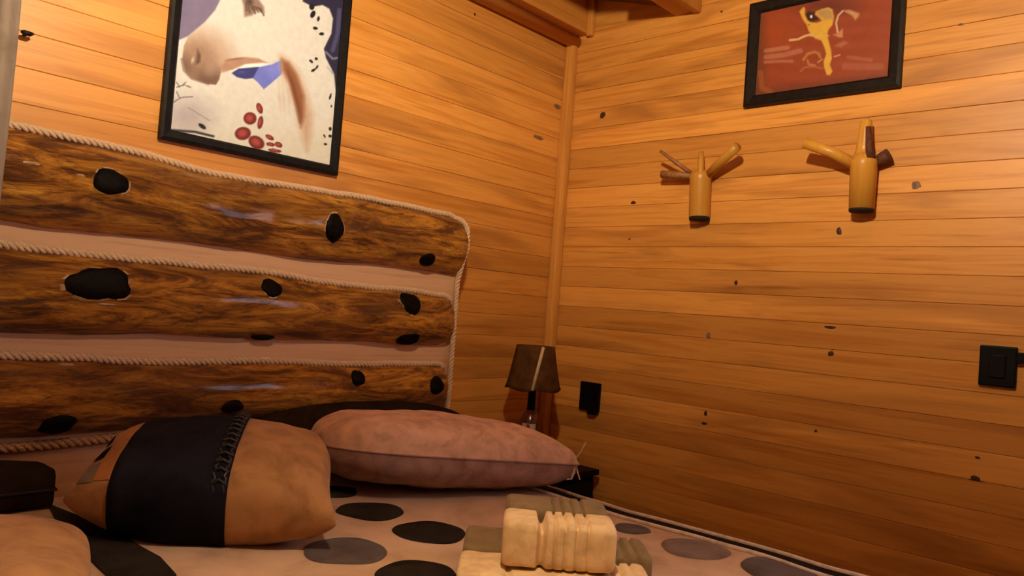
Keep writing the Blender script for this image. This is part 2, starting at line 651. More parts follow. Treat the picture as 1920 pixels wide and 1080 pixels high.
def rope(path, R, m, name='rope', pitch=0.042, nstr=3, sides=7):
    """laid rope of nstr strands along a polyline; each strand is a sub-part"""
    path = [Vector(p) for p in path]
    acc = [0.0]
    for k in range(1, len(path)):
        acc.append(acc[-1] + (path[k] - path[k - 1]).length)
    L = acc[-1]
    step = pitch / 9
    cnt = int(L / step)
    cpts, fr = [], []
    j = 0
    prev = None
    for k in range(cnt + 1):
        d = min(k * step, L)
        while j < len(path) - 2 and acc[j + 1] < d:
            j += 1
        f = (d - acc[j]) / max(1e-9, acc[j + 1] - acc[j])
        p = path[j].lerp(path[j + 1], f)
        cpts.append(p)
    for k, p in enumerate(cpts):
        t = (cpts[min(k + 2, cnt)] - cpts[max(k - 2, 0)]).normalized()
        if prev is None:
            a = (Vector((0, 0, 1)) - t * t.z)
            a = a.normalized() if a.length > 0.1 else Vector((0, 1, 0))
        else:
            a = (prev - t * prev.dot(t)).normalized()
        prev = a
        fr.append((a, t.cross(a)))
    body = bmesh.new()
    tube(body, cpts[::6] + [cpts[-1]], R * 0.62, 6)
    ro = hput(name, body, m, smooth=True)
    for q in range(nstr):
        b = bmesh.new()
        pts = []
        for k, p in enumerate(cpts):
            th = 2 * math.pi * (k * step / pitch + q / nstr)
            a, c = fr[k]
            pts.append(p + (a * math.cos(th) + c * math.sin(th)) * R * 0.55)
        tube(b, pts, R * 0.50, sides)
        put('strand', b, m, ro, smooth=True)
    return ro


# rope along the top of each log; the first turns down the right-hand end of the headboard
for i in range(3):
    pts = [p + Vector((0, -0.002, 0.005)) for p in log_tops[i]]
    if i == 0:
        x, zc, r = log_section(0, 1.0)
        pts = pts[:-4]
        y0 = pts[-1].y
        for k in range(9):
            a = k / 8 * math.pi / 2
            pts.append(Vector((HX1 - 0.042 + 0.045 * math.sin(a), y0 - 0.02 * math.sin(a), zc + 0.055 + 0.045 * math.cos(a) - 0.006)))
        pts += [Vector((HX1 + 0.003, y0 - 0.025, zc)), Vector((HX1 - 0.004, y0 - 0.012, zc - 0.06)), Vector((HX1 - 0.008, -0.125, zc - 0.12)),
                Vector((HX1 - 0.008, -0.125, zc - 0.30)), Vector((HX1 - 0.008, -0.125, zc - 0.45)), Vector((HX1 - 0.008, -0.125, 0.66))]
    rope(pts, 0.0105 if i else 0.0100, ROPE)
# the fuzzy rope under the bottom log
pts = []
for k in range(40):
    s = k / 39
    x, zc, r = log_section(2, s)
    pts.append((x, -0.115, zc - r - 0.018 + 0.012 * max(0, s - 0.15)))
rope(pts, 0.012, ROPEF, pitch=0.05)

# ------------------------------------------------------------------ bed and bedspread
BX0, BX1, BY0, BY1, BZ = -2.30, -0.742, -2.14, -0.15, 0.600
bed = thing('bed_frame', 'wooden bed base hidden below the spotted bedspread', 'bed', ((BX0 + BX1) / 2, -1.15, 0))
ob = -Vector(bed.location)
for n_, a in (('side_rail', (BX0 + .05, BX0 + .09, BY0 + .06, BY1, .18, .34)), ('side_rail', (BX1 - .09, BX1 - .05, BY0 + .06, BY1, .18, .34)),
              ('end_rail', (BX0 + .09, BX1 - .09, BY0 + .06, BY0 + .10, .18, .34)), ('leg', (BX0 + .05, BX0 + .12, BY0 + .06, BY0 + .13, 0, .18)),
              ('leg', (BX1 - .12, BX1 - .05, BY0 + .06, BY0 + .13, 0, .18)), ('leg', (BX0 + .05, BX0 + .12, BY1 - .08, BY1 - .01, 0, .18)),
              ('leg', (BX1 - .12, BX1 - .05, BY1 - .08, BY1 - .01, 0, .18))):
    put(n_, boxmesh(*a, 0.005), WOODX, bed, ob)
mt = put('mattress', boxmesh(BX0 + .03, BX1 - .03, BY0 + .03, BY1, .34, .575, .03), PALE, None)
tag(mt, 'white mattress under the spotted bedspread', 'mattress')


def cover_z(x, y):
    e = min(x - BX0, BX1 - x, y - BY0)
    z = BZ + 0.006 * noise.noise(Vector((x * 3.1, y * 3.1, 1.7))) + 0.004 * noise.noise(Vector((x * 8, y * 8, 4.1)))
    if e < 0.05:
        z -= 0.004 * (1 - max(e, 0) / 0.05) ** 2
    return z


spread = thing('bedspread', 'beige bedspread with round dark patches and a black piped border', 'bedspread', ((BX0 + BX1) / 2, -1.15, 0.3))
osp = -Vector(spread.location)


def grid_cover(x0, x1, y0, y1, nx, ny, dz):
    b = bmesh.new()
    g = [[b.verts.new((x0 + (x1 - x0) * i / nx, y0 + (y1 - y0) * j / ny, cover_z(x0 + (x1 - x0) * i / nx, y0 + (y1 - y0) * j / ny) + dz)) for j in range(ny + 1)] for i in range(nx + 1)]
    for i in range(nx):
        for j in range(ny):
            b.faces.new((g[i][j], g[i + 1][j], g[i + 1][j + 1], g[i][j + 1]))
    return b


EB = 0.072
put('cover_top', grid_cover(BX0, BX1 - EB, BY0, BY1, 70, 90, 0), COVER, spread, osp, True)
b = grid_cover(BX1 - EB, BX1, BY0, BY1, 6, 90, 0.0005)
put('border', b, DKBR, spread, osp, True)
for x, r in ((BX1 - EB, 0.0052), (BX1 + 0.001, 0.0055)):
    b = bmesh.new()
    tube(b, [(x + 0.003 * noise.noise(Vector((k * 0.3, x, 0))), BY0 + (BY1 - BY0) * k / 60, cover_z(x, BY0 + (BY1 - BY0) * k / 60) + 0.003) for k in range(61)], r, 8)
    put('piping', b, PIPING, spread, osp, True)
b = bmesh.new()
path = [(BX1, BY1), (BX1, BY0), (BX0, BY0), (BX0, BY1)]
prev = None
for k in range(3):
    (ax, ay), (bx_, by_) = path[k], path[k + 1]
    for q in range(60 if k != 1 else 50):
        n_ = 60 if k != 1 else 50
        f = q / n_
        x, y = ax + (bx_ - ax) * f, ay + (by_ - ay) * f
        nx_, ny_ = [(1, 0), (0, -1), (-1, 0)][k]
        w = 0.012 * math.sin(f * 40 + k)
        col = [b.verts.new((x + nx_ * (0.004 + w * t), y + ny_ * (0.004 + w * t), cover_z(x, y) * (1 - t) + 0.16 * t)) for t in (0, .15, .4, .7, 1)]
        if prev:
            for t in range(4):
                b.faces.new((prev[t], col[t], col[t + 1], prev[t + 1]))
        prev = col
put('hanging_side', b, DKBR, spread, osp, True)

# round patches sewn on the cover
SPOTS = [(695, 957, 63, BLKP), (806, 997, 69, BLKP), (648, 1033, 77, GREYP), (925, 1042, 58, BLKP), (781, 1076, 76, BLKP), (628, 922, 42, BLKP),
         (1303, 1031, 64, TAUPEP), (1185, 990, 34, GREYP), (1462, 1072, 72, GREYP)]
centres = []
for px, py, hw, m_ in SPOTS:
    c = at(px, py, 2, BZ)
    r_ = hw * (c - CAM).dot(AF) / FPX
    centres.append((c.x, c.y, r_, m_))
for x, y in ((-1.95, -1.25), (-1.68, -1.36), (-1.35, -1.62), (-1.0, -1.62), (-2.1, -1.6), (-1.8, -1.75), (-1.2, -1.9), (-0.95, -1.95), (-1.6, -2.0), (-2.08, -1.98)):
    centres.append((x, y, 0.068, BLKP))
for x, y, r_, m_ in centres:
    b = bmesh.new()
    n = 36
    wob = [1 + 0.03 * math.sin(3 * k * 2 * math.pi / n + x * 9) + 0.02 * math.sin(5 * k * 2 * math.pi / n + y * 11) for k in range(n)]
    rings = []
    for f, h in ((1.0, 0.0005), (0.97, 0.0032), (0.65, 0.0035), (0.3, 0.0035)):
        rings.append([b.verts.new((x + r_ * f * wob[k] * math.cos(k * 2 * math.pi / n), y + r_ * f * wob[k] * math.sin(k * 2 * math.pi / n), 0)) for k in range(n)])
        for v in rings[-1]:
            v.co.z = cover_z(v.co.x, v.co.y) + h
    for q in range(3):
        for k in range(n):
            b.faces.new((rings[q][k], rings[q][(k + 1) % n], rings[q + 1][(k + 1) % n], rings[q + 1][k]))
    b.faces.new(rings[3])
    put('patch', b, m_, spread, osp, True)
# the long dark patch between the two left-hand pillows
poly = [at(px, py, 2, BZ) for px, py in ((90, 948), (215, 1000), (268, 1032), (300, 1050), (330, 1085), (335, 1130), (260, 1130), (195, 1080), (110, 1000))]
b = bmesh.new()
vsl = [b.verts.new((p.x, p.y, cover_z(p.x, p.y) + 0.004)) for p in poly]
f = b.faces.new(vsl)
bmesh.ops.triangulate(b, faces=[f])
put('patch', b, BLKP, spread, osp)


# ------------------------------------------------------------------ pillows
def pillow_pt(u, v, side, W, H, T, pinch, seed, ex=0.40, taper=0.0, oval=0.0):
    x = W / 2 * u * (1 - pinch * (1 - v * v) * abs(u) ** 3)
    if oval:
        H = H * max(0.0, 1 - abs(u) ** oval) ** 0.5
    if taper and u < 0:
        H = H * (1 - taper * u * u)
    y = H / 2 * v * (1 - pinch * (1 - u * u) * abs(v) ** 3)
    t = max(0.0, (1 - u * u) * (1 - v * v)) ** ex
    edge = min(1.0, t * 3)
    w = 0.010 * noise.noise(Vector((x * 7 + seed, y * 7, side * 3))) + 0.004 * noise.noise(Vector((x * 22 + seed, y * 22, side * 3)))
    return Vector((x, y, side * (T / 2 * t + w * edge)))


def pillow_mesh(fn, u0=-1, u1=1, sides=(1, -1), n=40, off=0.0):
    b = bmesh.new()
    for side in sides:
        g = []
        for i in range(n + 1):
            row = []
            for j in range(n + 1):
                uu = u0 + (u1 - u0) * i / n
                if u0 == -1 and u1 == 1:
                    uu = math.sin(uu * math.pi / 2)
                vv = math.sin((-1 + 2 * j / n) * math.pi / 2)
                p = fn(uu, vv, side)
                if off:
                    p = p + Vector((0, off * 1.6 * vv ** 9, side * off * (1 - vv ** 12)))
                row.append(b.verts.new(p))
            g.append(row)
        for i in range(n):
            for j in range(n):
                q = (g[i][j], g[i + 1][j], g[i + 1][j + 1], g[i][j + 1])
                b.faces.new(q if side > 0 else q[::-1])
    bmesh.ops.remove_doubles(b, verts=b.verts, dist=0.0004)
    return b


def pillow_thing(name, label, loc, rot, cat='pillow'):
    o = thing(name, label, cat, loc)
    o.rotation_euler = [math.radians(a) for a in rot]
    return o


# dark pillow behind
dp = pillow_thing('pillow', 'dark brown pillow behind the rosy beige pillow, only its rim showing', (-1.08, -0.240, 0.698), (66, 0, -4))
put('pillow_body', pillow_mesh(lambda u, v, s: pillow_pt(u, v, s, 0.80, 0.205, 0.09, 0.0, 31, 0.40, 0.0, 2.6)), DKBR, dp, smooth=True)
# rosy pillow lying flat, seam round its middle
WM, HM, TM = 0.69, 0.41, 0.20

def fm_(u, v, s):
    # round left end, right end drawn out to one front corner
    p = pillow_pt(u, v, s, WM, HM, TM, 0.0, 2, 0.31)
    if u < 0:
        p.y *= max(0.0, 1 - abs(u) ** 3.2) ** 0.5
    else:
        p.y = -HM / 2 + (p.y + HM / 2) * (1 - 0.82 * u ** 2.6)
    return p



mp_ = pillow_thing('pillow', 'rosy beige pillow with mauve underside, tied with strings at its right corner', (-1.018, -0.468, 0.697), (-4, 4, -20))
put('top_panel', pillow_mesh(fm_, sides=(1,)), PINKB, mp_, smooth=True)
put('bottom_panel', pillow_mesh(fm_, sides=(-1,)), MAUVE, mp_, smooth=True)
b = bmesh.new()
tube(b, [fm_(-1 + 2 * k / 40, -1, 1) + Vector((0, -0.001, 0)) for k in range(41)], 0.0022, 6)
put('seam', b, MAUVE, mp_, smooth=True)
cx, cy = WM / 2, -HM / 2 + 0.02
for pts in ([(cx - .09, cy + .03, .035), (cx - .04, cy + .01, .028), (cx, cy, .012), (cx + .012, cy - .01, .0)],
            [(cx + .0, cy, .012), (cx + .018, cy + .004, .03), (cx + .032, cy + .0, .062)],
            [(cx - .005, cy, .008), (cx - .004, cy - .014, -.02), (cx - .018, cy - .02, -.04)],
            [(cx + .002, cy, .006), (cx + .002, cy - .02, -.022), (cx + .004, cy - .03, -.038)],
            [(cx, cy - .01, .002), (cx - .03, cy - .04, -.034), (cx - .05, cy - .05, -.036)]):
    b = bmesh.new()
    tube(b, pts, 0.0022, 6)
    put('string', b, STRING, mp_, smooth=True)
for q in range(3):
    b = bmesh.new()
    tube(b, [(-WM / 2 + .012 + .004 * q, -.02 + .012 * q, .034 - .004 * q), (-WM / 2 - .003, -.012 + .012 * q, .008), (-WM / 2 + .008, -.014 + .01 * q, -.020)], 0.003, 6)
    put('string', b, STRING, mp_, smooth=True)

# front pillow with dark band
WF, HF, TF = 0.51, 0.38, 0.21


def ff(u, v, s):
    p = pillow_pt(u, v, s, WF, HF, TF, 0.09, 9, 0.34, 0.38)
    if u > 0 and v > 0:
        p.x *= 1 - 0.30 * v ** 2 * u
    return p



fp = pillow_thing('pillow', 'beige pillow with a wide navy band and black lacing, in front', (-1.672, -0.525, 0.700), (12, 0, -36))
put('pillow_body', pillow_mesh(ff), BEIGE, fp, smooth=True)
put('navy_band', pillow_mesh(ff, -0.66, 0.19, off=0.0035), NAVY, fp, smooth=True)
for u0, ph in ((0.08, 0), (0.16, 1)):
    b = bmesh.new()
    tube(b, [ff(u0 + 0.012 * math.sin(k * 1.9 + ph), -0.97 + 1.94 * k / 70, 1) + Vector((0, 0, 0.004)) for k in range(71)], 0.003, 6)
    put('lacing', b, LACE, fp, smooth=True)
for k in range(16):
    v = -0.92 + 1.84 * k / 15
    b = bmesh.new()
    tube(b, [ff(0.07, v, 1) + Vector((0, 0, .006)), ff(0.12, v + .03, 1) + Vector((0, 0, .010)), ff(0.18, v + .01, 1) + Vector((0, 0, .005))], 0.0030, 6)
    put('lacing', b, LACE, fp, smooth=True)
for (u0, u1, v0, v1, m_) in ((-0.79, -0.66, -0.9, 0.95, ORANGEP), (-0.91, -0.81, -0.52, -0.18, NAVY), (-0.95, -0.88, 0.05, 0.35, NAVY), (-0.92, -0.80, -0.92, -0.62, TAUPEP)):
    b = bmesh.new()
    g = [[b.verts.new(ff(u0 + (u1 - u0) * i / 6, v0 + (v1 - v0) * j / 10, 1) + Vector((0, 0, .0025))) for j in range(11)] for i in range(7)]
    for i in range(6):
        for j in range(10):
            b.faces.new((g[i][j], g[i + 1][j], g[i + 1][j + 1], g[i][j + 1]))
    put('patch', b, m_, fp, smooth=True)

# corner pillow (lower left) and dark cushion by the headboard
cp = pillow_thing('pillow', 'plain tan pillow cut off by the lower left corner of the picture', (-2.215, -0.77, 0.664), (0, 5, 72))
put('pillow_body', pillow_mesh(lambda u, v, s: pillow_pt(u, v, s, 0.66, 0.42, 0.14, 0.0, 44, 0.36, 0.0, 3.4)), BEIGE, cp, smooth=True)
dc = pillow_thing('cushion', 'flat dark brown boxy cushion against the headboard at the left edge', (-2.04, -0.215, 0.648), (0, 0, 2), 'cushion')
b = bmesh.new()
box(b, -0.145, 0.145, -0.05, 0.05, -0.043, 0.043, 0.016)
bmesh.ops.subdivide_edges(b, edges=b.edges, cuts=3, use_grid_fill=True)
for v in b.verts:
    v.co.z += 0.006 * noise.noise(v.co * 9) + (0.01 * (1 - (v.co.x / 0.145) ** 2) if v.co.z > 0 else 0)
put('cushion_body', b, DKBR, dc, smooth=True)
b = bmesh.new()
tube(b, [(-.14, -.051, -.004), (0, -.053, -.003), (.144, -.051, -.004), (.147, 0, -.004), (.144, .05, -.004)], 0.003, 6)
put('seam', b, LACE, dc)

# ------------------------------------------------------------------ towels
FH = Vector((AF.x, AF.y, 0)).normalized()
RH = Vector((FH.y, -FH.x, 0))


def towel(label, m, depth0, depth1, z0, z1, px0, px1, grooves, group='folded towels on the bed'):
    dm = (depth0 + depth1) / 2
    l0, l1 = (px0 - 960) / FPX * depth0, (px1 - 960) / FPX * depth0
    W = l1 - l0
    D, H = depth1 - depth0, z1 - z0
    org = Vector((CAM.x, CAM.y, 0)) + FH * dm + RH * ((l0 + l1) / 2)
    b = bmesh.new()
    ns, nc = 96, 32
    rings = []
    for k in range(ns + 1):
        s = -W / 2 + W * k / ns
        e = min(k, ns - k) / ns * W
        er = 1.0
        if e < 0.014:
            er = 0.80 + 0.20 * math.sqrt(max(0, 1 - (1 - e / 0.014) ** 2))
        gd = 0.0
        for gx, gw, dp_ in grooves:
            d = abs(k / ns - gx) / gw
            if d < 1:
                gd = max(gd, dp_ * (1 - d * d))
        ring = []
        for j in range(nc):
            a = 2 * math.pi * j / nc
            ca, sa = math.cos(a), math.sin(a)
            pw = 0.33
            y = math.copysign(abs(ca) ** pw, ca) * (D / 2 * er - gd)
            z = math.copysign(abs(sa) ** pw, sa) * (H / 2 * er - (gd if sa > 0 else 0))
            w = 0.0022 * noise.noise(Vector((s * 30, ca * 1.5 + z1 * 40, sa * 1.5)))
            ring.append(b.verts.new(Vector((s, y + w, z + H / 2 + w))))
        rings.append(ring)
    for k in range(ns):
        for j in range(nc):
            b.faces.new((rings[k][j], rings[k][(j + 1) % nc], rings[k + 1][(j + 1) % nc], rings[k + 1][j]))
    b.faces.new(rings[0])
    b.faces.new(rings[-1][::-1])
    o = put('folded_towel', b, m, None, org + Vector((0, 0, z0)), True)
    o.rotation_euler = (0, 0, math.atan2(RH.y, RH.x))
    tag(o, label, 'towel', group)
    return o


pl = [(0.46, .018, .006), (0.55, .018, .007), (0.65, .018, .007), (0.75, .018, .006)]
towel('sand coloured towel at the bottom front of the towel pile', TOWB, 1.29, 1.415, 0.606, 0.655, 897, 1268, [(0.26, .02, .005), (0.80, .012, .005), (0.86, .012, .006), (0.92, .012, .005)])
towel('olive brown towel at the bottom back of the towel pile', TOWO, 1.42, 1.56, 0.606, 0.660, 905, 1262, [(0.80, .012, .006), (0.86, .012, .007), (0.92, .012, .006)])
t3 = towel('sand coloured pleated towel on top of the pile, in front', TOWB, 1.315, 1.42, 0.657, 0.738, 978, 1192, [(0.345, .045, .020)] + pl)
towel('olive brown pleated towel on top of the pile, at the back', TOWO, 1.425, 1.53, 0.662, 0.738, 980, 1172, pl)

# ------------------------------------------------------------------ framed pictures
def seg_dist(P, poly):
    d = np.full(len(P), 1e9)
    ins = np.zeros(len(P), bool)
    n = len(poly)
    for i in range(n):
        a, c = np.array(poly[i], float), np.array(poly[(i + 1) % n], float)
        e = c - a
        w = P - a
        t = np.clip((w @ e) / max(e @ e, 1e-9), 0, 1)
        d = np.minimum(d, np.hypot(*(w - t[:, None] * e).T))
        cond = ((a[1] > P[:, 1]) != (c[1] > P[:, 1]))
        with np.errstate(divide='ignore', invalid='ignore'):
            xi = a[0] + (P[:, 1] - a[1]) * (e[0] / e[1] if e[1] != 0 else 0)
        ins ^= cond & (P[:, 0] < xi)
    return np.where(ins, -d, d)


class Art:
    def __init__(s, P, base):
        s.P = P
        s.c = np.tile(np.array(base, float), (len(P), 1))

    def blend(s, m, col):
        m = np.clip(m, 0, 1)[:, None]
        s.c = s.c * (1 - m) + np.array(col, float) * m

    def poly(s, pts, col, soft=1.5, alpha=1.0):
        s.blend(alpha * np.clip(0.5 - seg_dist(s.P, pts) / (2 * soft), 0, 1), col)

    def polygrad(s, pts, col, soft, cx, cy, r0, r1, alpha=1.0):
        d = np.hypot(s.P[:, 0] - cx, s.P[:, 1] - cy)
        m = np.clip((r1 - d) / (r1 - r0), 0, 1)
        s.blend(alpha * m * m * (3 - 2 * m) * np.clip(0.5 - seg_dist(s.P, pts) / (2 * soft), 0, 1), col)

    def ell(s, cx, cy, rx, ry, col, rot=0, soft=0.12, alpha=1.0):
        a = math.radians(rot)
        d = s.P - np.array([cx, cy])
        x = (d[:, 0] * math.cos(a) + d[:, 1] * math.sin(a)) / rx
        y = (-d[:, 0] * math.sin(a) + d[:, 1] * math.cos(a)) / ry
        s.blend(alpha * np.clip((1 - np.hypot(x, y)) / soft, 0, 1), col)

    def line(s, pts, w, col, alpha=1.0):
        d = np.full(len(s.P), 1e9)
        for i in range(len(pts) - 1):
            a, c = np.array(pts[i], float), np.array(pts[i + 1], float)
            e = c - a
            q = s.P - a
            t = np.clip((q @ e) / max(e @ e, 1e-9), 0, 1)
            d = np.minimum(d, np.hypot(*(q - t[:, None] * e).T))
        s.blend(alpha * np.clip((w - d) / (w * 0.6) + 0.2, 0, 1), col)


def horse_art(P):
    Z = (P - np.array([290.0, 0.0])) * 3.176
    A = Art(Z, (226, 194, 166))
    A.blend(np.clip((Z[:, 1] - 700) / 400, 0, 0.4), (226, 186, 140))
    A.ell(200, 690, 230, 170, (170, 135, 125), soft=0.9, alpha=0.7)
    A.poly([(60, -900), (520, -900), (430, -250), (390, 0), (360, 60), (300, 130), (200, 215), (90, 260)], (128, 100, 112), 5)
    A.poly([(60, -900), (300, -900), (230, -200), (170, 80), (90, 150)], (105, 85, 105), 60, 0.6)
    # muzzle
    hd = [(200, 215), (300, 130), (420, 0), (900, 0), (760, 300), (640, 360), (430, 360), (400, 410), (385, 470), (365, 505), (320, 500), (220, 465), (180, 420), (165, 350), (175, 270)]
    A.polygrad(hd, (198, 146, 112), 4, 270, 380, 120, 300, 0.95)
    A.polygrad(hd, (164, 112, 82), 4, 240, 370, 60, 190, 0.9)
    A.polygrad(hd, (112, 72, 52), 4, 330, 500, 40, 150, 0.9)
    A.polygrad(hd, (122, 80, 58), 4, 170, 400, 20, 110, 0.8)
    A.polygrad(hd, (206, 158, 126), 6, 330, 420, 10, 60, 0.35)
    A.poly([(255, 290), (275, 330), (272, 370), (245, 385), (250, 340)], (92, 56, 42), 8, 0.85)
    A.ell(226, 358, 13, 30, (232, 190, 160), 15, 0.9, 0.75)
    A.line([(160, 350), (172, 420), (218, 468), (320, 503)], 7, (96, 62, 48), 0.5)
    # mouth
    A.poly([(395, 400), (430, 352), (540, 340), (620, 348), (680, 378), (560, 385), (470, 415), (400, 432)], (184, 124, 92), 7)
    A.ell(480, 352, 80, 10, (140, 82, 58), -8, 0.9, 0.8)
    A.poly([(440, 428), (540, 382), (640, 374), (700, 380), (620, 402), (500, 412)], (240, 220, 200), 5)
    A.poly([(458, 435), (500, 408), (622, 398), (618, 470), (580, 466), (540, 471), (490, 460)], (62, 54, 98), 3)
    A.ell(520, 430, 40, 14, (86, 80, 130), 0, 0.8, 0.7)
    A.poly([(620, 400), (700, 384), (755, 358), (757, 440), (700, 490), (650, 532), (615, 492), (585, 466)], (116, 108, 168), 3)
    A.poly([(650, 400), (755, 362), (757, 440), (700, 470)], (140, 130, 186), 18, 0.5)
    # neck shade and mane hair
    A.poly([(745, 330), (800, 355), (860, 430), (905, 560), (940, 680), (925, 830), (905, 900), (870, 780), (840, 640), (795, 520), (760, 430)], (206, 150, 112), 26)
    A.poly([(755, 350), (800, 372), (850, 450), (890, 570), (890, 700), (870, 760), (845, 640), (805, 500), (762, 420)], (150, 84, 50), 15)
    A.poly([(790, 420), (830, 500), (862, 640), (866, 730), (845, 640), (815, 520)], (112, 52, 28), 14, 0.85)
    for x in (735, 760, 790):
        A.ell(x + 8, 580, 16, 130, (206, 160, 130), -4, 0.9, 0.55)
    # eye
    A.poly([(510, -40), (600, -30), (650, 40), (655, 78), (612, 58), (580, 92), (535, 100), (528, 30)], (150, 108, 84), 8)
    A.ell(565, 10, 34, 26, (84, 54, 42), 20, 0.8)
    for q in range(7):
        A.line([(545 + q * 14, 20 + q * 5), (548 + q * 17, 62 + q * 3 + 12 * math.sin(q * 2.4))], 7, (88, 56, 42), 0.7)
    # nose ridge and forehead beyond the frame edge
    A.ell(560, -160, 60, 46, (60, 40, 34), -15, 0.3)
    # dark mane on the right
    A.poly([(880, 8), (930, -120), (900, -900), (1300, -900), (1300, 0), (1160, 500), (1085, 600), (1068, 440), (1020, 345), (1008, 290), (1052, 200), (1062, 110), (1040, 52), (1000, 30), (940, 40)], (46, 36, 52), 4)
    A.line([(1100, 60), (1090, 200), (1060, 300)], 16, (98, 84, 112), 0.6)
    A.line([(1130, 100), (1125, 300), (1090, 420)], 10, (30, 22, 34), 0.8)
    A.line([(1020, 310), (1060, 350), (1085, 345)], 8, (150, 130, 140), 0.7)
    A.line([(1030, 400), (1060, 440)], 5, (160, 140, 140), 0.7)
    for e in ((957, 168, 17, 11, 10), (994, 202, 17, 11, 0), (975, 112, 9, 18, 10), (942, 85, 16, 26, 25), (936, 40, 18, 22, 0), (962, 350, 11, 11, 0), (932, 365, 9, 16, -50), (945, 418, 18, 9, -30), (966, 400, 7, 16, 30), (1046, 575, 7, 22, 15), (1052, 632, 6, 8, 0),
              (1045, 767, 10, 13, 0), (1011, 810, 6, 14, -30), (1045, 810, 12, 10, 0), (1017, 858, 12, 8, 10), (283, 752, 30, 14, 35)):
        A.ell(e[0], e[1], e[2], e[3], (30, 24, 26), e[4], 0.25)
    for e in ((625, 645, 19, 36, -20), (568, 705, 42, 40, 0), (629, 730, 18, 42, 10), (525, 795, 52, 42, -8), (606, 848, 54, 40, 30), (685, 818, 30, 15, 30), (690, 860, 28, 13, 10), (738, 862, 26, 17, 25), (715, 897, 44, 12, 8)):
        A.ell(e[0], e[1], e[2], e[3], (118, 34, 28), e[4], 0.15)
        A.ell(e[0] - 3, e[1] - 2, e[2] * .72, e[3] * .72, (184, 72, 54), e[4], 0.6, 0.85)
    # faint branches at the lower left
    for l_ in ([(110, 610), (160, 580), (225, 576)], [(150, 585), (130, 545)], [(130, 520), (175, 505), (215, 520)], [(165, 510), (185, 490)], [(130, 490), (150, 520)]):
        A.line(l_, 4, (84, 66, 62), 0.75)
    A.line([(200, 640), (280, 690), (330, 720)], 3, (130, 104, 100), 0.7)
    A.line([(100, 775), (240, 785), (350, 812)], 9, (28, 20, 20), 0.8)
    return A.c


def red_art(P):
    Z = (P - np.array([1380.0, 0.0])) * 5.142
    A = Art(Z, (150, 54, 24))
    n = 0.5 + 0.5 * np.sin(Z[:, 1] * 0.045 + 1.5 * np.sin(Z[:, 0] * 0.006))
    A.blend(0.18 * n, (176, 80, 44))
    A.ell(380, 330, 340, 260, (166, 62, 20), 0, 0.9, 0.8)
    A.ell(900, 60, 420, 130, (104, 40, 26), 0, 0.9, 0.9)
    A.blend(np.clip((330 - Z[:, 0]) / 200, 0, 0.75), (92, 48, 24))
    A.blend(np.clip((Z[:, 1] + 0.12 * Z[:, 0] - 830) / 120, 0, 0.7), (110, 46, 26))
    for l_, w, al_ in (([(290, 490), (420, 470), (500, 460)], 26, .6), ([(290, 550), (460, 530), (620, 490)], 30, .55), ([(280, 600), (420, 590), (540, 590)], 18, .5), ([(1080, 550), (1300, 580)], 22, .3), ([(1050, 640), (1400, 640)], 40, .3)):
        A.line(l_, w, (196, 116, 84), al_)
    A.poly([(690, 200), (740, 210), (800, 190), (760, 120), (700, 110), (670, 140)], (64, 26, 18), 12)
    O = (222, 146, 46)
    A.poly([(610, 110), (650, 65), (668, 80), (664, 140), (690, 195), (720, 215), (780, 220), (830, 200), (800, 170), (760, 140), (770, 110), (830, 85), (890, 70), (930, 90), (945, 160), (930, 240), (890, 290), (880, 340), (895, 400), (915, 480), (925, 560), (905, 620), (930, 690), (905, 725), (875, 722), (850, 650), (845, 590), (870, 520), (850, 450), (820, 390), (760, 370), (700, 300), (680, 240), (640, 180)], O, 7)
    A.poly([(780, 110), (880, 80), (930, 110), (930, 180), (860, 190), (790, 150)], (176, 120, 72), 16, 0.8)
    A.ell(725, 160, 16, 22, (236, 222, 200), 0, 0.6)
    A.ell(700, 240, 14, 12, (110, 70, 30), 0, 0.6, 0.6)
    A.line([(520, 388), (600, 378), (670, 345), (730, 330)], 14, (214, 150, 88))
    A.line([(720, 345), (800, 345), (890, 345)], 9, (214, 150, 70))
    A.line([(980, 310), (965, 220), (985, 150), (1030, 105)], 11, (206, 150, 104))
    A.poly([(1030, 100), (1100, 95), (1190, 130), (1180, 160), (1150, 195), (1120, 150), (1060, 120)], (196, 126, 76), 10)
    A.poly([(935, 335), (980, 320), (1030, 270), (1030, 360), (1000, 362)], (196, 116, 70), 8)
    A.poly([(950, 440), (1040, 390), (1085, 415), (1010, 460)], (180, 96, 64), 12, 0.8)
    A.line([(950, 545), (1000, 530)], 10, (206, 116, 84))
    A.line([(650, 575), (690, 520), (760, 500), (800, 520), (810, 550)], 16, (190, 110, 50), 0.8)
    A.line([(690, 580), (700, 620), (760, 630)], 12, (190, 110, 60), 0.8)
    A.line([(620, 690), (660, 650), (740, 640), (830, 660)], 10, (184, 104, 60), 0.6)
    A.line([(790, 600), (830, 570)], 10, (196, 120, 70), 0.8)
    A.line([(235, 700), (250, 850), (330, 880)], 30, (190, 90, 30), 0.4)
    return A.c


def print_mat(name):
    k = NT(name)
    at_ = k.n('ShaderNodeAttribute')
    at_.attribute_name = 'print'
    v = k.noise(k.coords((1, 1, 1), offs=False), 60, 3)
    c = k.mix(1.0, at_.outputs['Color'], k.ramp(v, [(0.3, (0.94, 0.94, 0.94)), (0.7, (1.04, 1.04, 1.04))]), 'MULTIPLY')
    k.set(Roughness=0.5, Specular_IOR_Level=0.3)
    return k.color(c)


ILLUM = np.array([1.08, 0.74, 0.53])


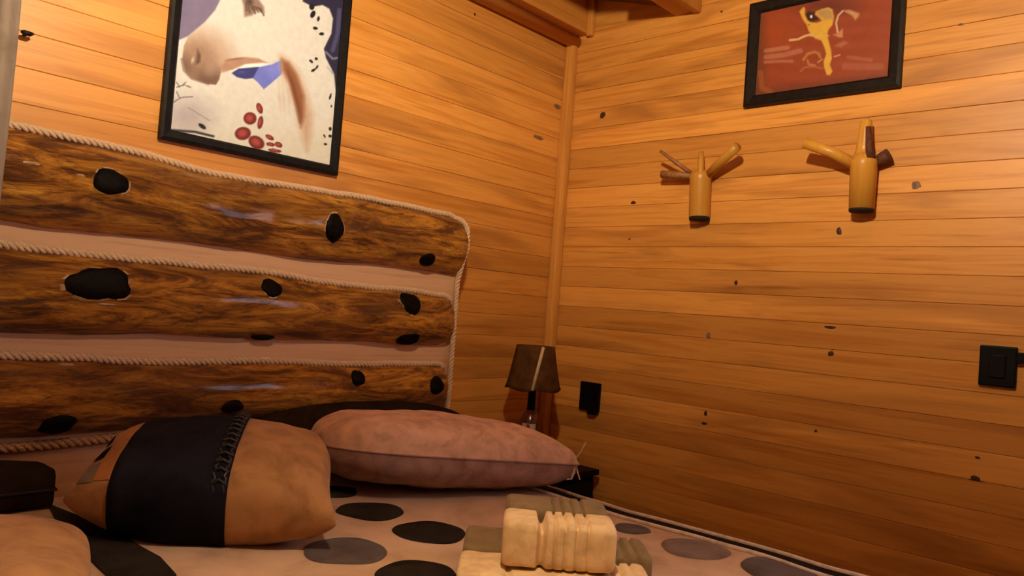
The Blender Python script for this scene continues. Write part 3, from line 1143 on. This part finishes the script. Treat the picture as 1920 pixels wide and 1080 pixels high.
def framed_picture(label, axis, a0, a1, z0, z1, fw, thick, art, nu, nv, fm, parts_label):
    """axis 1: on the left wall (a = x); axis 0: on the right wall (a = y, a0 > a1 runs to the right)"""
    def W(a, d, z):
        return Vector((a, -d, z)) if axis == 1 else Vector((-d, a, z))
    root = thing('framed_picture', label, 'picture', W((a0 + a1) / 2, 0.0, z0))
    off = -Vector(root.location)
    sgn = 1 if a1 > a0 else -1
    b = bmesh.new()
    # mitred frame of four bars with a stepped profile
    prof = [(0.0, 0.001), (0.0, thick), (fw * 0.25, thick + 0.003), (fw * 0.8, thick), (fw, thick - 0.006), (fw, 0.001)]
    corners = [(a0, z0, 1, 1), (a1, z0, -1, 1), (a1, z1, -1, -1), (a0, z1, 1, -1)]
    rows = [[b.verts.new(W(ca + sgn * sx * o_, d, cz_ + sz * o_)) for o_, d in prof] for ca, cz_, sx, sz in corners]
    for k in range(4):
        r1, r2 = rows[k], rows[(k + 1) % 4]
        for q in range(len(prof)):
            q2 = (q + 1) % len(prof)
            b.faces.new((r1[q], r1[q2], r2[q2], r2[q]))
    put('frame', b, fm, root, off)
    ia0, ia1, iz0, iz1 = a0 + sgn * fw * 0.9, a1 - sgn * fw * 0.9, z0 + fw * 0.9, z1 - fw * 0.9
    me = bpy.data.meshes.new('print')
    verts, P = [], []
    for i in range(nu + 1):
        for j in range(nv + 1):
            p = W(ia0 + (ia1 - ia0) * i / nu, thick * 0.55, iz0 + (iz1 - iz0) * j / nv)
            verts.append(p)
            P.append(project(p))
    nf = nv + 1
    faces = [(i * nf + j, (i + 1) * nf + j, (i + 1) * nf + j + 1, i * nf + j + 1) for i in range(nu) for j in range(nv)]
    if sgn < 0 or axis == 1:
        pass
    me.from_pydata(verts, [], faces)
    col = np.clip(s2l(np.clip(art(np.array(P)), 0, 255)) / ILLUM, 0, 0.95)
    ca_ = me.color_attributes.new('print', 'FLOAT_COLOR', 'POINT')
    ca_.data.foreach_set('color', np.concatenate([col, np.ones((len(col), 1))], 1).astype(np.float32).ravel())
    me.materials.append(print_mat('printed_' + art.__name__))
    o = put('print', me, None, root, off)
    o['label'] = parts_label
    b = bmesh.new()
    p0, p1 = W(a0 + sgn * fw * .5, 0.002, z0 + fw * .5), W(a1 - sgn * fw * .5, thick * 0.5, z1 - fw * .5)
    box(b, min(p0.x, p1.x), max(p0.x, p1.x), min(p0.y, p1.y), max(p0.y, p1.y), p0.z, p1.z)
    put('backing', b, FRAMEB, root, off)
    return root


pa = at(298, 259, 1, -0.012)
pb = at(631, 329, 1, -0.012)
framed_picture('tall black-framed print of a white horse head with red petals', 1, pa.x, pb.x, (pa.z + pb.z) / 2, (pa.z + pb.z) / 2 + 0.80, 0.028, 0.020, horse_art, 230, 330, FRAME, 'white horse muzzle with mane, blue chin and red petals')
qa = at(1395, 201, 0, -0.014)
qb = at(1688, 164, 0, -0.014)
qt = at(1406, 12, 0, -0.014)
framed_picture('dark-framed red abstract painting with an orange root-like figure', 0, qa.y, qb.y, (qa.z + qb.z) / 2, qt.z + 0.005, 0.038, 0.022, red_art, 230, 150, FRAMEB, 'red painting with orange branching figure')

# ------------------------------------------------------------------ bamboo hooks on the right wall
def bamboo_hook(label, stem, parts, base):
    root = thing('bamboo_coat_hook', label, 'coat hook', (0, base.y, base.z), None)
    off = -Vector(root.location)
    for name, pts, rads, m, n in parts:
        b = bmesh.new()
        tube(b, pts, rads, n)
        put(name, b, m, root, off, True)
    return root


def S(px, py, d):
    return at(px, py, 0, -d)


def rp(p, r):
    return r * (p - CAM).dot(AF) / FPX


# first hook
b0, b1 = S(1311, 409, 0.034), S(1314, 322, 0.034)
r0 = rp(b0, 20)
ax = b1 - b0
st = [b0, b0 + ax * 0.03, b0 + ax * 0.80, b0 + ax * 0.88, b0 + ax * 0.92, b0 + ax * 0.97, b1 + ax * 0.03]
parts = [('stem', st, [r0 * .93, r0 * .97, r0 * 1.0, r0 * 1.08, r0 * 1.02, r0 * .9, r0 * 0.45], BAMBOO, 18),
         ('shaded_open_end', [b0 - ax * 0.045, b0 + ax * 0.02], [r0 * 0.92, r0 * 0.96], ENDSHADE, 18),
         ('sliver', [S(1313, 340, 0.060), S(1314, 322, 0.058), S(1314, 305, 0.05), S(1315, 284, 0.046)], [r0 * .18, r0 * .28, r0 * .3, r0 * .22], BAMBOO, 10),
         ('peg', [S(1299, 327, 0.040), S(1268, 305, 0.075), S(1238, 283, 0.10)], [r0 * .2, r0 * .2, r0 * .14], BAMBOOB, 8),
         ('peg', [S(1300, 330, 0.04), S(1270, 328, 0.05), S(1241, 327, 0.055)], [r0 * .30, r0 * .36, r0 * .38], BAMBOOB, 10),  # lower brown rod, thicker and closer to the wall
         ('peg', [S(1326, 330, 0.035), S(1350, 305, 0.065), S(1382, 275, 0.10)], [r0 * .38, r0 * .42, r0 * .45], BAMBOO, 12)]
hk = bamboo_hook('slim bamboo coat hook with a thin brown twig and a thicker brown rod, nearer the room corner', None, parts, b0)
# second hook
b0, b1 = S(1615, 393, 0.040), S(1620, 303, 0.040)
r0 = rp(b0, 23)
ax = b1 - b0
parts = [('stem', [b0, b0 + ax * 0.9, b0 + ax * 0.97, b0 + ax * 1.05, S(1618, 288, 0.042)], [r0 * .96, r0 * 1.04, r0 * 1.1, r0 * 1.0, r0 * .8], BAMBOO, 20),
         ('shaded_open_end', [b0 - ax * 0.05, b0 + ax * 0.01], [r0 * .94, r0 * .97], ENDSHADE, 20),
         ('horn', [S(1620, 300, 0.042), S(1621, 275, 0.043), S(1623, 245, 0.044), S(1624, 228, 0.044), S(1624, 222, 0.044)], [r0 * .82, r0 * .62, r0 * .5, r0 * .46, r0 * .2], BAMBOO, 16),
         ('hollow', [S(1632, 297, 0.060), S(1629, 270, 0.056), S(1628, 238, 0.054)], [r0 * .40, r0 * .30, r0 * .24], BAMBOOD, 10),
         ('peg', [S(1602, 308, 0.045), S(1560, 286, 0.075), S(1508, 268, 0.105)], [r0 * .50, r0 * .46, r0 * .44], BAMBOO, 14),
         ('peg', [S(1640, 305, 0.03), S(1655, 297, 0.03), S(1668, 290, 0.03)], [r0 * .40, r0 * .52, r0 * .56], BAMBOOD, 14)]  # dark colour paints the shade on this peg
hk2 = bamboo_hook('stout bamboo coat hook with a tall hollow horn, below the red painting', None, parts, b0)


# ------------------------------------------------------------------ switch and socket
def plate(name, label, cat, p0, p1, thick, parts):
    y0, y1 = sorted((p0.y, p1.y))
    z0, z1 = sorted((p0.z, p1.z))
    root = thing(name, label, cat, (0, (y0 + y1) / 2, z0))
    off = -Vector(root.location)
    b = bmesh.new()
    box(b, -thick, -0.0005, y0, y1, z0, z1, 0.004)
    put('plate', b, BLACKP, root, off)
    for n_, (a, c, e, f_, d0, d1) in parts:
        b = bmesh.new()
        box(b, -d1, -d0, y1 - (y1 - y0) * c, y1 - (y1 - y0) * a, z0 + (z1 - z0) * e, z0 + (z1 - z0) * f_, 0.002)
        put(n_, b, BLACKP, root, off)
    return root


plate('light_switch', 'black wall switch plate at the right edge of the picture', 'switch', S(1838, 646, .01), S(1904, 729, .01), 0.014,
      [('rocker', (.28, .72, .22, .78, .013, .019)), ('knob', (1.0, 1.2, .62, .88, .001, .022))])
plate('wall_socket', 'small black wall socket near the corner beside the lamp', 'socket', S(1090, 714, .01), S(1122, 773, .01), 0.016,
      [('socket_face', (.2, .8, .25, .75, .015, .018)), ('plug', (.55, .95, -.10, .28, .001, .030))])

# ------------------------------------------------------------------ nightstand and bottle lamp
NZ = 0.515
ns_ = thing('nightstand', 'low black nightstand in the corner behind the pillow', 'nightstand', (-0.32, -0.19, 0))
on = -Vector(ns_.location)
put('table_top', boxmesh(-0.60, -0.045, -0.335, -0.05, NZ - 0.022, NZ, 0.003), BLACKP, ns_, on)
put('body', boxmesh(-0.585, -0.06, -0.32, -0.055, 0.10, NZ - 0.022, 0.002), DKBR, ns_, on)
dr = put('drawer', boxmesh(-0.57, -0.075, -0.333, -0.32, 0.30, NZ - 0.04, 0.003), BLACKP, ns_, on)
b = bmesh.new()
tube(b, [(-0.33, -0.333, 0.39), (-0.33, -0.355, 0.39)], [0.008, 0.012], 12)
put('knob', b, FRAME, dr, (0, 0, 0))
for x in (-0.57, -0.10):
    for y in (-0.305, -0.085):
        put('leg', boxmesh(x, x + 0.035, y, y + 0.025, 0, 0.10), BLACKP, ns_, on)

base = at(988, 868, 1, -0.19)
LX, LY = base.x, -0.19
lamp = thing('bottle_table_lamp', 'unlit table lamp made from a dark red bottle with a brown hide shade', 'lamp', (LX, LY, NZ))
dl = (Vector((LX, LY, 0.8)) - CAM).dot(AF)
k_ = dl / FPX
zt = lambda py: at(990, py, 1, LY).z
b = bmesh.new()
zb = [NZ, NZ + .006, zt(790), zt(776), zt(768)]
lathe(b, [(19 * k_, 0), (20 * k_, .006), (20 * k_, zb[2] - NZ), (14 * k_, zb[3] - NZ), (8 * k_, zb[4] - NZ)], (0, 0, 0), 28)
bo = put('bottle', b, REDGL, lamp, smooth=True)
b = bmesh.new()
lathe(b, [(8.4 * k_, zt(770) - NZ), (7.6 * k_, zt(760) - NZ), (7.0 * k_, zt(730) - NZ), (6.0 * k_, zt(700) - NZ)], (0, 0, 0), 20)
put('neck', b, BLACKP, lamp, smooth=True)
# label wrapped round the bottle side that faces the bed
va = math.atan2(CAM.y - LY, CAM.x - LX)
for n_, a0, a1, z0_, z1_, m_ in (('label', -0.75, 0.55, zt(828), zt(792), WHITEL), ('label_stripe', -0.75, 0.1, zt(816), zt(803), REDL), ('label_stripe', -0.30, 0.0, zt(800), zt(793), REDL)):
    b = bmesh.new()
    rr = 20 * k_ + (0.0012 if n_ == 'label' else 0.002)
    c0 = [b.verts.new((rr * math.cos(va + a0 + (a1 - a0) * k / 10), rr * math.sin(va + a0 + (a1 - a0) * k / 10), z0_ - NZ)) for k in range(11)]
    c1 = [b.verts.new((rr * math.cos(va + a0 + (a1 - a0) * k / 10), rr * math.sin(va + a0 + (a1 - a0) * k / 10), z1_ - NZ)) for k in range(11)]
    for k in range(10):
        b.faces.new((c0[k], c0[k + 1], c1[k + 1], c1[k]))
    put(n_, b, m_, bo)
b = bmesh.new()
n = 40
zs0, zs1 = zt(729) - NZ, zt(648) - NZ
rw = []
for f in [q / 10 for q in range(11)]:
    r_ = (53 + (36 - 53) * f ** 0.8) * k_
    rw.append([b.verts.new((r_ * (1 + .02 * math.sin(7 * k * 2 * math.pi / n)) * math.cos(k * 2 * math.pi / n), r_ * math.sin(k * 2 * math.pi / n), zs0 + (zs1 - zs0) * f + 0.004 * math.sin(5 * k * 2 * math.pi / n) * (1 - f))) for k in range(n)])
for q in range(10):
    for k in range(n):
        b.faces.new((rw[q][k], rw[q][(k + 1) % n], rw[q + 1][(k + 1) % n], rw[q + 1][k]))
sh = put('lamp_shade', b, SHADE, lamp, smooth=True)
so = sh.modifiers.new('thickness', 'SOLIDIFY')
so.thickness = 0.003
b = bmesh.new()
sa = va + 0.10
tube(b, [((53.5 * k_) * math.cos(sa - .10), (53.5 * k_) * math.sin(sa - .10), zs0 + .003), ((43.5 * k_) * math.cos(sa + .06), (43.5 * k_) * math.sin(sa + .06), zs0 + (zs1 - zs0) * .5), ((37 * k_) * math.cos(sa + .30), (37 * k_) * math.sin(sa + .30), zs1)], 0.0075, 8, flat=0.6)
put('seam_lath', b, SEAM, sh, smooth=True)

# ------------------------------------------------------------------ curtain at the left edge and its wall hook
ct = thing('curtain', 'grey brown curtain hanging at the left edge beside the headboard', 'curtain', (-2.15, -0.24, 0.66))
oc = -Vector(ct.location)
e0 = at(17, 235, 1, -0.235)
b = bmesh.new()
n = 60
g = []
for i in range(n + 1):
    x = e0.x - 0.30 * i / n
    y = -0.235 + 0.022 * math.cos(i / n * math.pi * 9)
    g.append([b.verts.new((x + 0.004 * math.sin(z * 5), y, z)) for z in [0.70 + 1.85 * q / 24 for q in range(25)]])
for i in range(n):
    for j in range(24):
        b.faces.new((g[i][j], g[i + 1][j], g[i + 1][j + 1], g[i][j + 1]))
cf = put('cloth', b, CURT, ct, oc, True)
sm_ = cf.modifiers.new('thickness', 'SOLIDIFY')
sm_.thickness = 0.004
b = bmesh.new()
tube(b, [(e0.x - 0.33, -0.235, 2.56), (e0.x + 0.03, -0.235, 2.56)], 0.010, 12)
put('curtain_rod', b, FRAME, ct, oc, True)
hkp = at(45, 66, 1, 0)
wh = thing('wall_peg', 'small dark metal peg on the left wall beside the curtain', 'peg', hkp)
b = bmesh.new()
tube(b, [(0, 0.0, 0), (0, -0.022, -0.001)], [0.004, 0.004], 10)
put('shank', b, FRAME, wh, smooth=True)
b = bmesh.new()
tube(b, [(-0.012, -0.022, 0.001), (-0.006, -0.024, 0), (0.006, -0.024, 0), (0.013, -0.021, 0.003)], [0.003, 0.006, 0.006, 0.003], 10)
put('peg_head', b, FRAME, wh, smooth=True)

# ------------------------------------------------------------------ ceiling lamp above the bed (out of the frame): the room's warm light
PL = Vector((-1.90, -1.54, 2.13))
pend = thing('pendant_lamp', 'warm bulb with an added frosted ring that dims its downward light, hanging from the ceiling above the bed', 'lamp', (PL.x, PL.y, CEIL))
b = bmesh.new()
lathe(b, [(0.05, -0.022), (0.05, -0.004), (0.02, 0.0)], (0, 0, 0), 20)
put('ceiling_rose', b, FRAME, pend, smooth=True)
b = bmesh.new()
tube(b, [(0, 0, -0.02), (0, 0, PL.z - CEIL + 0.10)], 0.004, 8)
put('cord', b, FRAME, pend, smooth=True)
b = bmesh.new()
lathe(b, [(0.016, PL.z - CEIL + 0.045), (0.021, PL.z - CEIL + 0.05), (0.021, PL.z - CEIL + 0.09), (0.010, PL.z - CEIL + 0.105)], (0, 0, 0), 16)
put('socket', b, FRAME, pend, smooth=True)
ke = NT('warm_bulb_glow')
em = ke.n('ShaderNodeEmission')
em.inputs[0].default_value = (1.0, 0.82, 0.55, 1)
em.inputs[1].default_value = LAMP_STRENGTH
ke.l(em.outputs[0], ke.t.nodes['Material Output'].inputs['Surface'])
b = bmesh.new()
zc = PL.z - CEIL
lathe(b, [(0.006, zc - 0.045), (0.026, zc - 0.038), (0.040, zc - 0.020), (0.044, zc), (0.038, zc + 0.020), (0.024, zc + 0.036), (0.017, zc + 0.047)], (0, 0, 0), 24)
put('bulb', b, ke.m, pend, smooth=True)
kd = NT('frosted_dimming_ring')  # ring added under the bulb to weaken its downward light
df = kd.n('ShaderNodeBsdfDiffuse')
df.inputs[0].default_value = (0.8, 0.72, 0.6, 1)
tl = kd.n('ShaderNodeBsdfTranslucent')
tl.inputs[0].default_value = (0.85, 0.72, 0.55, 1)
mx_ = kd.n('ShaderNodeMixShader')
mx_.inputs[0].default_value = 0.55
kd.l(df.outputs[0], mx_.inputs[1])
kd.l(tl.outputs[0], mx_.inputs[2])
kd.l(mx_.outputs[0], kd.t.nodes['Material Output'].inputs['Surface'])
b = bmesh.new()
rw = []
for r_, z in ((0.038, -0.090), (0.065, -0.085), (0.09, -0.077), (0.115, -0.064)):
    rw.append([b.verts.new((r_ * math.cos(k * math.pi / 18), r_ * math.sin(k * math.pi / 18), zc + z)) for k in range(36)])
for q in range(3):
    for k in range(36):
        b.faces.new((rw[q][k], rw[q][(k + 1) % 36], rw[q + 1][(k + 1) % 36], rw[q + 1][k]))
put('added_dimming_ring', b, kd.m, pend, smooth=True)
b = bmesh.new()  # wires that carry the added ring
for k in range(3):
    a = k * 2 * math.pi / 3
    tube(b, [(0.115 * math.cos(a), 0.115 * math.sin(a), zc - 0.060), (0.02 * math.cos(a), 0.02 * math.sin(a), zc + 0.085)], 0.0015, 6)
put('added_ring_hanger', b, FRAME, pend)
